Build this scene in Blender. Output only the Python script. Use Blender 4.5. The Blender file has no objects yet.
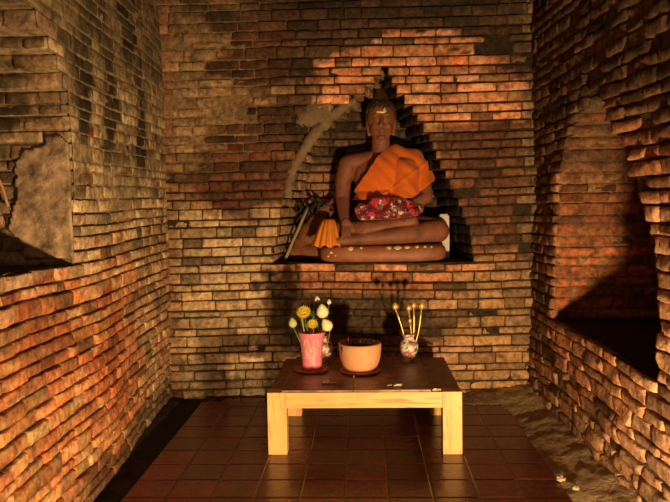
import bpy, bmesh, math, random
from mathutils import Vector, Matrix, noise
from mathutils.bvhtree import BVHTree
random.seed(7)
SC = bpy.context.scene; COL = SC.collection

# ------------------------------------------------------------------ camera
psi, th, rho = math.radians(2.49), math.radians(3.86), math.radians(1.03)
Fw = Vector((-math.sin(psi)*math.cos(th), math.cos(psi)*math.cos(th), -math.sin(th)))
R0 = Vector((math.cos(psi), math.sin(psi), 0)); U0 = R0.cross(Fw)
Rt = R0*math.cos(rho) - U0*math.sin(rho); Up = U0*math.cos(rho) + R0*math.sin(rho)
cd = bpy.data.cameras.new('camera'); cam = bpy.data.objects.new('camera', cd); COL.objects.link(cam)
cd.sensor_width = 36; cd.lens = 690/670*36; cd.clip_start = .05
cam.matrix_world = Matrix(((Rt.x, Up.x, -Fw.x, 0), (Rt.y, Up.y, -Fw.y, 0), (Rt.z, Up.z, -Fw.z, 1.6), (0, 0, 0, 1)))
SC.camera = cam

# ------------------------------------------------------------------ light
w = bpy.data.worlds.new('world'); SC.world = w; w.use_nodes = True
w.node_tree.nodes['Background'].inputs[0].default_value = (1, .62, .34, 1)
w.node_tree.nodes['Background'].inputs[1].default_value = .006
def lamp(name, typ, loc, energy, color, **k):
    l = bpy.data.lights.new(name, typ); l.energy = energy; l.color = color
    for a, b in k.items(): setattr(l, a, b)
    o = bpy.data.objects.new(name, l); o.location = loc; COL.objects.link(o); return o
LK = (1, .68, .29)
lp = lamp('floor_lamp_light', 'SPOT', (.95, 1.5, .16), 800, LK, shadow_soft_size=.09, spot_size=math.radians(140), spot_blend=1)
lp.rotation_euler = (Vector((-.6, 5.2, .45)) - lp.location).to_track_quat('-Z', 'Y').to_euler()
l2 = lamp('left_fill_light', 'SPOT', (-1.1, 1.5, .16), 210, LK, shadow_soft_size=.08, spot_size=math.radians(34), spot_blend=1)  # added fill spot, lightens the table shadow at the back wall's lower left
l2.rotation_euler = (Vector((-1.15, 5.7, .25)) - l2.location).to_track_quat('-Z', 'Y').to_euler()
fl = lamp('rear_fill_light', 'AREA', (-.3, -.6, 2.4), 9, (1, .68, .36), size=1.2)  # added area fill behind the camera, lifts the tabletop
fl.rotation_euler = (Vector((0, 5.6, .8)) - fl.location).to_track_quat('-Z', 'Y').to_euler()
SC.view_settings.view_transform = 'Standard'; SC.view_settings.look = 'None'
SC.view_settings.gamma = 1; SC.view_settings.use_curve_mapping = False
SC.view_settings.exposure = -.25

# ------------------------------------------------------------------ helpers
def tag(o, label=None, cat=None, group=None, kind=None):
    if label: o['label'] = label
    if cat: o['category'] = cat
    if group: o['group'] = group
    if kind: o['kind'] = kind
    return o
def empty(name, loc, label, cat, group=None, rz=0):
    o = bpy.data.objects.new(name, None); o.location = loc; o.rotation_euler = (0, 0, rz); o.empty_display_size = .05
    COL.objects.link(o); return tag(o, label, cat, group)
def link(name, me, mat, parent=None, smooth=True):
    me.name = name
    if mat: me.materials.append(mat)
    if smooth:
        for p in me.polygons: p.use_smooth = True
    o = bpy.data.objects.new(name, me); COL.objects.link(o)
    if parent: o.parent = parent
    return o
class MB:
    """mesh buffer with a colour per vertex"""
    def __init__(s): s.v = []; s.f = []; s.c = []
    def add(s, vs, fs, col=(1, 1, 1)):
        b = len(s.v); s.v += [tuple(p) for p in vs]; s.f += [tuple(b+i for i in q) for q in fs]
        if callable(col): s.c += [col(p) for p in vs]
        else: s.c += [col]*len(vs)
    def box(s, lo, hi, col=(1, 1, 1)):
        x0, y0, z0 = lo; x1, y1, z1 = hi
        s.add([(x0,y0,z0),(x1,y0,z0),(x1,y1,z0),(x0,y1,z0),(x0,y0,z1),(x1,y0,z1),(x1,y1,z1),(x0,y1,z1)],
              [(0,3,2,1),(4,5,6,7),(0,1,5,4),(1,2,6,5),(2,3,7,6),(3,0,4,7)], col)
    def tube(s, pts, rad, n=8, col=(1, 1, 1)):
        pts = [Vector(p) for p in pts]; rs = rad if isinstance(rad, (list, tuple)) else [rad]*len(pts); vs = []
        for i, p in enumerate(pts):
            t = (pts[min(i+1, len(pts)-1)] - pts[max(i-1, 0)]).normalized()
            a = t.cross(Vector((.31, .9, .2))).normalized(); b = t.cross(a)
            vs += [p + (a*math.cos(q*2*math.pi/n) + b*math.sin(q*2*math.pi/n))*rs[i] for q in range(n)]
        fs = [(i*n+q, i*n+(q+1) % n, (i+1)*n+(q+1) % n, (i+1)*n+q) for i in range(len(pts)-1) for q in range(n)]
        fs += [tuple(range(n))[::-1], tuple((len(pts)-1)*n+q for q in range(n))]
        s.add(vs, fs, col)
    def lathe(s, prof, c=(0, 0, 0), n=36, col=(1, 1, 1), wob=0):
        vs = []
        for i, (r, z) in enumerate(prof):
            for q in range(n):
                a = q*2*math.pi/n; rr = r*(1+wob*noise.noise(Vector((math.cos(a)*1.3, math.sin(a)*1.3, z*6))))
                vs.append((c[0]+rr*math.cos(a), c[1]+rr*math.sin(a), c[2]+z))
        fs = [(i*n+q, i*n+(q+1) % n, (i+1)*n+(q+1) % n, (i+1)*n+q) for i in range(len(prof)-1) for q in range(n)]
        fs += [tuple(range(n))[::-1], tuple((len(prof)-1)*n+q for q in range(n))]
        s.add(vs, fs, col)
    def build(s, name, mat, parent=None, smooth=True):
        me = bpy.data.meshes.new(name); me.from_pydata(s.v, [], s.f); me.update()
        a = me.color_attributes.new('Col', 'FLOAT_COLOR', 'POINT')
        a.data.foreach_set('color', [x for c in s.c for x in (c[0], c[1], c[2], 1)])
        return link(name, me, mat, parent, smooth)
def sstep(a, b, x):
    t = max(0, min(1, (x-a)/(b-a))); return t*t*(3-2*t)
def mix(a, b, t): return tuple(a[i]*(1-t)+b[i]*t for i in range(3))
def nz(x, y, z=0.): return noise.noise(Vector((x, y, z)))
def fbm(x, y, z=0.): return nz(x, y, z) + .5*nz(2.1*x, 2.1*y, z+5) + .25*nz(4.3*x, 4.3*y, z+9)

# ------------------------------------------------------------------ materials
def mat(name, col=(.5, .5, .5), rough=.7, attr=False, var=0., scale=20., bump=0., bscale=60., metal=0., spec=.4, dirt=None, dscale=6., dlo=.5, dhi=.7, sheen=0, coat=0):
    m = bpy.data.materials.new(name); m.use_nodes = True; nt = m.node_tree; N = nt.nodes; L = nt.links
    b = N['Principled BSDF']; b.inputs['Roughness'].default_value = rough; b.inputs['Metallic'].default_value = metal
    b.inputs['Specular IOR Level'].default_value = spec
    if coat: b.inputs['Coat Weight'].default_value = coat; b.inputs['Coat Roughness'].default_value = .25
    if sheen: b.inputs['Sheen Weight'].default_value = sheen
    tc = N.new('ShaderNodeTexCoord')
    if attr:
        a = N.new('ShaderNodeAttribute'); a.attribute_name = 'Col'; out = a.outputs['Color']
    else:
        r = N.new('ShaderNodeRGB'); r.outputs[0].default_value = (*col, 1); out = r.outputs[0]
    if var:
        n1 = N.new('ShaderNodeTexNoise'); n1.inputs['Scale'].default_value = scale; n1.inputs['Detail'].default_value = 6; n1.inputs['Roughness'].default_value = .65
        L.new(tc.outputs['Object'], n1.inputs['Vector'])
        mr = N.new('ShaderNodeMapRange'); mr.inputs['From Min'].default_value = .25; mr.inputs['From Max'].default_value = .75
        mr.inputs['To Min'].default_value = 1-var; mr.inputs['To Max'].default_value = 1+var; L.new(n1.outputs['Fac'], mr.inputs['Value'])
        vm = N.new('ShaderNodeVectorMath'); vm.operation = 'SCALE'; L.new(out, vm.inputs[0]); L.new(mr.outputs[0], vm.inputs['Scale']); out = vm.outputs[0]
    if dirt:
        n2 = N.new('ShaderNodeTexNoise'); n2.inputs['Scale'].default_value = dscale; n2.inputs['Detail'].default_value = 8; n2.inputs['Roughness'].default_value = .7
        L.new(tc.outputs['Object'], n2.inputs['Vector'])
        m2 = N.new('ShaderNodeMapRange'); m2.inputs['From Min'].default_value = dlo; m2.inputs['From Max'].default_value = dhi
        L.new(n2.outputs['Fac'], m2.inputs['Value'])
        mx = N.new('ShaderNodeMix'); mx.data_type = 'RGBA'; L.new(m2.outputs[0], mx.inputs[0]); L.new(out, mx.inputs[6]); mx.inputs[7].default_value = (*dirt, 1); out = mx.outputs[2]
    L.new(out, b.inputs['Base Color'])
    if bump:
        n3 = N.new('ShaderNodeTexNoise'); n3.inputs['Scale'].default_value = bscale; n3.inputs['Detail'].default_value = 6; n3.inputs['Roughness'].default_value = .6
        L.new(tc.outputs['Object'], n3.inputs['Vector'])
        bp = N.new('ShaderNodeBump'); bp.inputs['Strength'].default_value = bump; bp.inputs['Distance'].default_value = .01
        L.new(n3.outputs['Fac'], bp.inputs['Height']); L.new(bp.outputs[0], b.inputs['Normal'])
    return m
BRICK = mat('weathered_brick', attr=True, var=.75, scale=24, rough=.9, bump=1.0, bscale=38, spec=.12, dirt=(.04, .026, .018), dscale=8, dlo=.50, dhi=.76)
SOOTB = mat('sooty_brick', attr=True, var=.6, scale=22, rough=.85, bump=1.0, bscale=40, spec=.15, dirt=(.03, .022, .017), dscale=4.5, dlo=.5, dhi=.68)

# ------------------------------------------------------------------ brick walls
RED = (.50, .17, .085); ORG = (.55, .25, .13); BUFF = (.46, .31, .185); BROWN = (.24, .105, .06); SOOT_SHADOW = (.055, .038, .028); PALE = (.56, .44, .31)
CH = .0765                                    # height of one course of bricks
class Wall:
    def __init__(s, O, U, N, depth, colour, rough=.007, gap=.011, seed=1, warp=.012, blen=(.17, .31), bulge=.02):
        s.O, s.U, s.N = Vector(O), Vector(U).normalized(), Vector(N).normalized()
        s.D = depth; s.colour = colour; s.rough = rough; s.gap = gap; s.seed = seed; s.m = MB(); s.warp = warp; s.blen = blen; s.bulge = bulge
        s.rnd = random.Random(seed)
    def P(s, u, z, d):
        """u along, z up, d out of the wall; gentle sag and bulge of old masonry"""
        zz = z + s.warp*nz(u*.7, z*.5, s.seed*3.1)*2
        dd = d + s.bulge*nz(u*.9, z*.9, s.seed*7.7+2)
        return s.O + s.U*u + s.N*dd + Vector((0, 0, zz))
    def brick(s, mp, a0, a1, z0, z1, d, col, flip=False):
        """rough brick; mp(a, z, d) maps to the world"""
        L = a1-a0; nu = max(3, int(L/.045)); rl = s.rel((a0+a1)/2, z0) if hasattr(s, 'rel') and mp == s.P else 1
        us = [0, .016/L if L > .1 else .2] + [i/nu for i in range(1, nu)] + [1-.016/L if L > .1 else .8, 1]
        us = sorted(set(round(q, 4) for q in us if 0 <= q <= 1)); us = [us[0]] + [us[i] for i in range(1, len(us)-1) if us[i]-us[i-1] > .012/L] + [us[-1]]
        zs = [0, .09, .5, .91, 1]; vs = []; cs = []; nU = len(us); r = s.rough; sd = s.seed*11.3
        cut = s.rnd.uniform(.002, .008)+r*.3; er = s.rnd.random() < .13; dz_ = -s.rnd.uniform(.004, .016) if er else 0; d = d+dz_
        tilt = s.rnd.uniform(-1, 1)*r*.6; tz = s.rnd.uniform(-1, 1)*r*.6
        for j, zf in enumerate(zs):
            for i, uf in enumerate(us):
                e = 0
                if i in (0, nU-1): e += cut
                if j in (0, 4): e += cut
                if j in (0, 4) and i in (0, nU-1): e += cut*.6
                a = a0+L*uf; z = z0+(z1-z0)*zf
                q = r*1.7*nz(a*14, z*22, sd) + r*1.0*nz(a*37, z*45, sd+4) + r*1.8*nz(a*4, z*5, sd+8)
                z += r*.55*nz(a*12, z0*9, sd+3+j) ; aa = a + r*.5*nz(z*30, a0*7, sd+6)
                vs.append(mp(aa, z, (d - e + q + tilt*(uf-.5)*2 + tz*(zf-.5)*2)*rl)); cs.append(col(aa, z) if i % 2 == 0 or i == nU-1 else cs[-1])
        fs = [(j*nU+i, j*nU+i+1, (j+1)*nU+i+1, (j+1)*nU+i) for j in range(4) for i in range(nU-1)]
        ring = [i for i in range(nU)] + [j*nU+nU-1 for j in range(1, 5)] + [4*nU+i for i in range(nU-2, -1, -1)] + [j*nU for j in range(3, 0, -1)]
        b = len(vs)
        for k in ring:
            j, i = divmod(k, nU); vs.append(mp(a0+L*us[i], z0+(z1-z0)*zs[j], d-.05)); cs.append(mix(cs[k], (.1, .07, .045), .5))
        R = len(ring)
        fs += [(ring[k], b+k, b+(k+1) % R, ring[(k+1) % R]) for k in range(R)]
        if flip: fs = [q[::-1] for q in fs]
        s.m.add(vs, fs, (0, 0, 0)); s.m.c[-len(vs):] = cs
    def course_bricks(s, mp, a0, a1, z0, z1, d, colf, flip=False, missing=.015):
        g = s.gap; a = a0; first = True
        while a < a1-.02:
            L = s.rnd.uniform(*s.blen)
            if first: L *= s.rnd.uniform(.45, 1); first = False
            e = a+L
            if a1-e < .09: e = a1
            if s.rnd.random() > missing and e-a > .03:
                rr = s.rnd; zz0 = z0+g*rr.uniform(.25, .7); zz1 = z1-g*rr.uniform(.25, .7)
                c0 = colf((a+e)/2, (z0+z1)/2); k = rr.uniform(.62, 1.32)*(.45 if rr.random() < .08 else 1); kk = (k*rr.uniform(.95, 1.06), k, k*rr.uniform(.92, 1.08))
                def c(a_, z_, c0=c0, kk=kk):
                    q = mix(c0, colf(a_, z_), .65); return (q[0]*kk[0], q[1]*kk[1], q[2]*kk[2])
                s.brick(mp, a+g*.28, e-g*.28, zz0, zz1, d+rr.uniform(-1, 1)*s.rough*.9, c, flip)
            a = e
    def course(s, z0, z1, ivs, d=0., holes=()):
        mf = getattr(s, 'mort', lambda u, z: ((.13, .085, .055), .017+s.rough))
        for (u0, u1) in ivs:
            if u1-u0 < .03: continue
            # mortar bed set back behind the faces
            n = max(1, int((u1-u0)/.07)); vs = []; mcs = []
            for z in (z0-.004, (z0+z1)/2, z1+.004):
                for i in range(n+1):
                    u = u0+(u1-u0)*i/n; mc, md = mf(u, z); k = 1+.4*nz(u*9, z*15, 4); mcs.append((mc[0]*k, mc[1]*k, mc[2]*k)); vs.append(s.P(u, z, d-md+.006*nz(u*20, z*20, 3)))
            s.m.add(vs, [(j*(n+1)+i, j*(n+1)+i+1, (j+1)*(n+1)+i+1, (j+1)*(n+1)+i) for j in range(2) for i in range(n)]); s.m.c[-len(vs):] = mcs
            s.course_bricks(s.P, u0, u1, z0, z1, d, s.colour)
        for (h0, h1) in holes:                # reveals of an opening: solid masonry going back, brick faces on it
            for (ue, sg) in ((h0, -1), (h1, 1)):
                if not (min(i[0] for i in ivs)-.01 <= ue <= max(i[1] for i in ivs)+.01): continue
                D = s.D; a, b = ue, ue+sg*.34; q = s.colour(ue+sg*.05, z0); q = mix(q, (.12, .07, .045), .35 if sg < 0 or s.D > .6 else 0)  # right soffits of the statue niche keep full brick colour to look lit
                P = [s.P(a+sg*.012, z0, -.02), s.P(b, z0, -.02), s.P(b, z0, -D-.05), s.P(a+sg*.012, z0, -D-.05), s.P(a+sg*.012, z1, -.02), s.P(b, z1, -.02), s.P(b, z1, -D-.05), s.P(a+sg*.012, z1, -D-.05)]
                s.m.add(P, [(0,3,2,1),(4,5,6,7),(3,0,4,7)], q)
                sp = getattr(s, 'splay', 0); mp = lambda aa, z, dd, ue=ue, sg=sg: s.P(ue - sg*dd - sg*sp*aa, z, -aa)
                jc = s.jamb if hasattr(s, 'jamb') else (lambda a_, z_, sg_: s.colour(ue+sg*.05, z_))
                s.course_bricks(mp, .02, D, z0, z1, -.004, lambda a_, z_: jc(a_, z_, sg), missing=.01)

def zcourses(z_anchor, zmin, zmax, ch=CH):
    k0 = math.floor((zmin-z_anchor)/ch); out = []
    z = z_anchor+k0*ch
    while z < zmax: out.append((z, z+ch)); z += ch
    r = random.Random(int(zmax*100+ch*1e4)); e = [a for a, b in out]+[z]
    e = [q if abs(q-z_anchor) < 1e-4 else q+r.uniform(-.16, .16)*ch for q in e]
    return list(zip(e, e[1:]))
def interp(tab, x):
    if x <= tab[0][0]: return tab[0][1]
    for (x0, y0), (x1, y1) in zip(tab, tab[1:]):
        if x <= x1: return y0+(y1-y0)*(x-x0)/(x1-x0)
    return tab[-1][1]
def niche_back(W, z0, z1, L, Rr, colf, ch=CH):
    sv, W.P = W.P, (lambda u, z, d, P=W.P: P(u, z, d-W.D)); cv = W.colour; W.colour = colf
    for (a, b) in zcourses(z0, z0, z1, ch):
        W.course(a, b, [(L(a+.03)-.1, Rr(a+.03)+.1)])
    del W.P; W.colour = cv
TOP = 3.9

# back wall ---------------------------------------------------------------
def blob(u, z, cu, cz, ru, rz, ns=.35, s=0):
    q = math.hypot((u-cu)/ru, (z-cz)/rz) + ns*fbm(u*3.2, z*5.5, s+.5)
    return 1-sstep(.75, 1.1, q)
def bcol(u, z):
    n = nz(u*9, z*20, 4)
    c = mix(BUFF, ORG, .5+.45*n)
    if u > .35: c = mix(c, mix(ORG, BROWN, .45+.3*n), .8*sstep(.35, .7, u))
    c = mix(c, (.58, .41, .25), .8*sstep(-.6, -.85, u)*(1-sstep(1.5, 1.7, z)))
    c = mix(c, (.50, .34, .19), .7*sstep(-1.15, -1.35, u+.2*nz(u*2, z*3, 66))*sstep(1.6, 1.8, z))
    c = mix(c, (.50, .33, .18), .8*(-1.45 < u < -.75)*(2.32 < z < 2.56)*sstep(-.2, .1, nz(u*2, z*8, 67)))
    if u > .55 and z < 1.15: c = mix(c, (.52, .30, .15), .7)
    DKR = mix((.085, .032, .02), (.03, .018, .013), .5+fbm(u*3, z*6, 51))
    c = mix(c, DKR, .93*blob(u, z, -.66, 2.78, .60, .26, .5, 1))
    c = mix(c, DKR, .9*blob(u, z, -.30, 3.12, .95, .20, .5, 5))
    c = mix(c, DKR, .9*blob(u, z, -.80, 2.25, .52, .20, .5, 2))
    c = mix(c, mix((.17, .045, .028), (.06, .027, .018), .5+fbm(u*4, z*6, 52)), .9*blob(u, z, -1.02, 1.80, .50, .34, .4, 3))
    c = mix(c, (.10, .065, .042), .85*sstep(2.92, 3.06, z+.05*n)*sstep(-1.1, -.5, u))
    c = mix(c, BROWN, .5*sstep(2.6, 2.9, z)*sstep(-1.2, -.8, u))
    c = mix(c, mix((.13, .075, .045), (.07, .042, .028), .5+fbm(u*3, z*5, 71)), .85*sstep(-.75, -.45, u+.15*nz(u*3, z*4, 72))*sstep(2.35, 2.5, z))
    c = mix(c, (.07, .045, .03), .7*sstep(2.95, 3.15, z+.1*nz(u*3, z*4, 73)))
    # fresh exposed red bricks above the niche
    top = interp([(-.42, 2.6), (-.3, 2.80), (.05, 2.90), (.24, 2.99), (.74, 3.0), (.76, 2.93), (1.02, 2.92), (1.04, 2.70), (1.25, 2.60), (1.33, 2.4)], u)
    bot = 2.24 + .03*n - .3*sstep(.3, 0., u)
    if -.42 < u < 1.33 and bot < z < top:
        f = nz(u*7+3, z*26, 9)
        c = mix(mix((.84, .27, .13), (.88, .50, .29), .5+1.1*f), (.30, .10, .06), .45*sstep(.15, .4, nz(u*5, z*19, 30)))
        if nz(u*3.3, z*13, 44) > .48: c = SOOT_SHADOW
    elif z > 1.2 and u > .6 and z <= bot+.02:
        c = mix((.30, .125, .07), (.11, .05, .032), .5+.7*nz(u*6, z*17, 12))
    # strip below the sill red-orange, below it a dark area behind the table
    if 1.0 < z <= 1.13 and -.8 < u < .95: c = mix((.62, .26, .12), (.75, .36, .2), .5+n)
    elif .86 < z <= 1.0 and -.75 < u < .75: c = mix(mix(ORG, RED, .5+n), SOOT_SHADOW, .35*(nz(u*4, z*9, 17) > .1))
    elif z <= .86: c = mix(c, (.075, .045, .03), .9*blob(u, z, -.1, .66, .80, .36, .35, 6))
    c = mix(c, SOOT_SHADOW, .8*blob(u, z, -.66, .85, .14, .55, .5, 7))  # upright dark patch painted where the pink vase and flowers cast shadow
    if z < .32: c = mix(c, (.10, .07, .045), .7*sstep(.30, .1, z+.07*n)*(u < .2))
    if u > 1.28: c = mix(c, (.30, .2, .12), .7)
    if u < -1.56: c = mix(c, (.30, .13, .07), .6)
    return c
SILL_B = 1.115
# outline of the corbelled niche: left and right edge per height
NBL = [(1.11, -.775), (1.4, -.72), (1.63, -.68), (1.88, -.605), (2.03, -.55), (2.22, -.46), (2.33, -.34), (2.41, -.18), (2.5, -.02), (2.58, .08), (2.68, .16), (2.72, .185)]
NBR = [(1.11, .895), (1.40, .86), (1.64, .76), (1.80, .69), (1.93, .62), (2.05, .575), (2.17, .53), (2.25, .47), (2.38, .40), (2.46, .33), (2.54, .27), (2.63, .225), (2.72, .195)]
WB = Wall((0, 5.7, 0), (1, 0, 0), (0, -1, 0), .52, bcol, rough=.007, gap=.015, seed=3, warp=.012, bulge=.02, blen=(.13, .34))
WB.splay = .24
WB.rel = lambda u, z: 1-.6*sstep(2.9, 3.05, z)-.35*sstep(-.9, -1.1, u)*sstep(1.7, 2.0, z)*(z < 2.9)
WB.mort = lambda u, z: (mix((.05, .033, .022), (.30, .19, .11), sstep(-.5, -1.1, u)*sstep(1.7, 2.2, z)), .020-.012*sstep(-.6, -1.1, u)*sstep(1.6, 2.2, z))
WB.jamb = lambda a, z, sg: (.03, .02, .015) if sg > 0 else mix((.30, .17, .11), BUFF, .4)  # right jamb coloured near-black as the shade between the corbels
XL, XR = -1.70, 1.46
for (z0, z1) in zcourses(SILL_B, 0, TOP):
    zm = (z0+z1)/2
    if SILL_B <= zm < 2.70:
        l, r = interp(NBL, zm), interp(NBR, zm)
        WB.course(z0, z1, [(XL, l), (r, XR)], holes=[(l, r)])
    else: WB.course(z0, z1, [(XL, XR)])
def nbcol(u, z):
    n = nz(u*8, z*19, 61)
    c = mix((.20, .105, .07), (.12, .08, .055), .5+n)
    c = mix(c, (.08, .055, .04), .6*sstep(-.2, .0, u))
    c = mix(c, (.48, .23, .15), .85*blob(u, z, -.38, 1.72, .22, .24, .3, 11))
    c = mix(c, (.50, .42, .33), .9*blob(u, z, -.60, 1.33, .09, .08, .1, 12))
    return mix(c, (.17, .14, .10), .7*blob(u, z, .45, 2.05, .4, .42, .3, 14))
niche_back(WB, SILL_B, 2.75, lambda z: interp(NBL, z), lambda z: interp(NBR, z), nbcol)
# niche floor
WB.m.add([(-.8, 5.70, SILL_B), (.93, 5.70, SILL_B), (.93, 6.25, SILL_B), (-.8, 6.25, SILL_B)], [(0, 1, 2, 3)], (.07, .04, .028))
tag(WB.m.build('wall_back', BRICK), kind='structure')

# left wall ---------------------------------------------------------------
ld = Vector((-.0555, 1, 0)).normalized()      # u runs away from the camera, u = depth
def lcol(u, z):
    n = nz(u*8, z*20, 21)
    lo = mix((.62, .19, .075), (.54, .31, .15), .5+1.6*n)
    hi = mix((.50, .35, .21), (.66, .50, .33), .5+.8*n)
    c = mix(lo, hi, sstep(1.0, 1.6, z+.25*fbm(u*2, z*2, 3)))
    c = mix(c, hi, .6*sstep(4.2, 4.9, u+.5*nz(u, z*3, 8)))
    if nz(u*5.5, z*14, 33) > .36: c = (.30, .085, .045)
    c = mix(c, (.42, .12, .05), .7*blob(u, z, 4.3, .55, .6, .35, .5, 22))
    c = mix(c, (.40, .12, .055), .6*blob(u, z, 3.2, .95, .5, .25, .5, 23))
    c = mix(c, (.70, .50, .32), .6*sstep(3.85, 3.68, u)*(z > 1.3))
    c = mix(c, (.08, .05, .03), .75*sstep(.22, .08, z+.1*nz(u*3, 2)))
    # soot and lichen running down the upper wall
    s = sstep(.02, .24, nz(u*4.2, z*1.5, 25)+.45*nz(u*11, z*6, 26)+.22)*sstep(1.5, 2.1, z)*sstep(3.45, 3.75, u)*(1-.75*sstep(4.9, 5.4, u))
    c = mix(c, (.022, .017, .012), .96*s)
    c = mix(c, (.12, .095, .06), .7*sstep(2.1, 2.8, z+.3*nz(u*3, z*3, 61)))
    return c
SILL_L = 1.318
WL = Wall(Vector((-1.323, 0, 0)), ld, Vector((1, .0555, 0)).normalized(), .75, lcol, rough=.005, seed=5, warp=.02, bulge=.03, gap=.013, blen=(.14, .30))
WL.rel = lambda u, z: 1-.62*sstep(1.35, 1.9, z+.35*nz(u*1.7, z*1.7, 5))
WL.mort = lambda u, z: (mix((.15, .085, .045), (.34, .24, .15), sstep(1.1, 1.9, z+.3*nz(u*1.5, z*1.5, 3))), .026-.0215*sstep(1.2, 1.9, z+.35*nz(u*1.7, z*1.7, 5)))
def ljamb(a, z, sg):
    n = nz(a*7, z*16, 71)
    c = mix((.44, .29, .17), (.36, .22, .13), .5+n)
    c = mix(c, (.04, .03, .02), .93*blob(a, z, .46, 2.15, .34, .22, .5, 72))
    c = mix(c, (.42, .28, .2), .9*blob(a, z, .16, 1.60, .2, .28, .4, 73))
    c = mix(c, (.16, .11, .08), .7*blob(a, z, .38, 1.8, .2, .2, .4, 74))
    return c
WL.jamb = ljamb
# opening of the left niche: near edge and far edge (depth) per height
NLN = [(1.33, 1.5), (2.2, 1.5), (2.5, 1.8), (2.8, 2.25), (2.85, 2.35)]
NLF = [(1.3, 3.60), (1.8, 3.61), (2.2, 3.57), (2.38, 3.42), (2.54, 3.15), (2.7, 2.75), (2.85, 2.40)]
CL = .071
for (z0, z1) in zcourses(SILL_L, 0, TOP, CL):
    zm = (z0+z1)/2
    if SILL_L <= zm < 2.85:
        l, r = interp(NLN, zm), interp(NLF, zm)
        WL.course(z0, z1, [(.3, l), (r, 5.9)], holes=[(l, r)])
    else: WL.course(z0, z1, [(.3, 5.9)])
niche_back(WL, SILL_L, 2.9, lambda z: interp(NLN, z), lambda z: interp(NLF, z), lambda u, z: mix(BUFF, BROWN, .5), CL)
WL.m.add([WL.P(u, SILL_L-.002, d) for u, d in ((1.4, -.01), (3.6, -.01), (3.6, -.8), (1.4, -.8))], [(0, 1, 2, 3)], (.045, .028, .02))  # sill top coloured near-black for the shade above the low lamp
tag(WL.m.build('wall_left', BRICK), kind='structure')

# right wall --------------------------------------------------------------
def rcol(u, z):
    n = nz(u*8, z*20, 41)
    c = mix((.52, .19, .09), (.52, .28, .15), .5+n)
    c = mix(c, (.72, .42, .27), .75*sstep(4.1, 3.4, u)*(z < 1.6))
    c = mix(c, (.13, .09, .055), .9*sstep(1.75, 2.2, z+.25*nz(u*2, z*2, 42)))  # upper courses darkened, painted shade beyond the low lamp
    c = mix(c, (.10, .06, .035), .8*sstep(5.0, 5.25, u)*sstep(.2, .5, z))  # far end darkened in place of the shade from grazing light
    c = mix(c, (.10, .06, .038), .7*sstep(.0, .3, fbm(u*2.5, z*4, 47))*sstep(3.6, 4.2, u))
    c = mix(c, (.20, .15, .10), .5*sstep(.45, .1, z))
    c = mix(c, BROWN, .6*(nz(u*5, z*12, 43) > .35))
    return c
SILL_R = .715
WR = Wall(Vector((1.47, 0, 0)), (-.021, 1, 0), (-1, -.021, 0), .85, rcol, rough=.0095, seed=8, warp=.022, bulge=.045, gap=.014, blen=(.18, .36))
WR.jamb = lambda a, z, sg: mix(mix((.56, .17, .07), (.34, .12, .06), .5+nz(a*6, z*18, 81)), (.12, .06, .035), .8*sstep(1.35, 1.75, z+.2*nz(a*3, z*4, 82)))
NRN = [(.7, 3.40), (1.15, 3.43), (1.5, 3.58), (1.9, 3.85), (2.15, 4.05), (2.3, 4.2)]
NRF = [(.7, 5.03), (1.75, 5.03), (1.95, 4.9), (2.1, 4.65), (2.3, 4.3)]
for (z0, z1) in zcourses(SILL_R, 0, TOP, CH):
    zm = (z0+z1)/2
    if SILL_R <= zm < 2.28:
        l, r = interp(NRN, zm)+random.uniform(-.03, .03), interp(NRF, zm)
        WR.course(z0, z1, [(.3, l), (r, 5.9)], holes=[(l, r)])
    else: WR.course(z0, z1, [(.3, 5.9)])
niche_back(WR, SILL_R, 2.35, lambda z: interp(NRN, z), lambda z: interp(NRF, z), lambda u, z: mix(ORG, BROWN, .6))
WR.m.add([WR.P(u, SILL_R-.002, d) for u, d in ((3.2, -.01), (5.2, -.01), (5.2, -.9), (3.2, -.9))], [(0, 1, 2, 3)], (.045, .028, .02))  # near-black colour keeps this sill in shade under the fill
tag(WR.m.build('wall_right', BRICK), kind='structure')

m = MB()
nx, ny = 24, 40
m.add([(-1.9+3.8*i/nx, .3+5.7*j/ny, TOP-.06+.05*nz(i*.7, j*.7)) for j in range(ny+1) for i in range(nx+1)],
      [(j*(nx+1)+i, (j+1)*(nx+1)+i, (j+1)*(nx+1)+i+1, j*(nx+1)+i+1) for j in range(ny) for i in range(nx)], (.12, .085, .06))
tag(m.build('ceiling', SOOTB), kind='structure')

# ------------------------------------------------------------------ floor of square clay tiles
TILE = mat('clay_tile', attr=True, var=.4, scale=14, rough=.27, bump=.25, bscale=18, spec=.5, dirt=(.035, .018, .012), dscale=5, dlo=.5, dhi=.75)
m = MB(); T = .2447; X0 = .110-6*T; Y0 = 4.16-16*T
for i in range(10):
    for j in range(0, 22):
        x, y = X0+i*T, Y0+j*T; g = .005; k = random.uniform(.8, 1.2); c = (.125*k, .023*k, .022*k)
        if nz(x*2, y*2, 3) > .25: c = mix(c, (.045, .016, .01), .5)
        h = random.uniform(-.0012, .0012); b = .004
        lo = [(x+g, y+g), (x+T-g, y+g), (x+T-g, y+T-g), (x+g, y+T-g)]; hi = [(x+g+b, y+g+b), (x+T-g-b, y+g+b), (x+T-g-b, y+T-g-b), (x+g+b, y+T-g-b)]
        vs = [(p[0], p[1], -.006) for p in lo]+[(p[0], p[1], -.001+h) for p in lo]+[(p[0], p[1], .001+h) for p in hi]
        m.add(vs, [(8, 9, 10, 11)]+[(a, (a+1) % 4, 4+(a+1) % 4, 4+a) for a in range(4)]+[(4+a, 4+(a+1) % 4, 8+(a+1) % 4, 8+a) for a in range(4)], c)
YE = Y0+22*T
m.add([(X0, Y0, -.004), (X0+10*T, Y0, -.004), (X0+10*T, YE, -.004), (X0, YE, -.004)], [(0, 1, 2, 3)], (.17, .09, .05))
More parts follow.
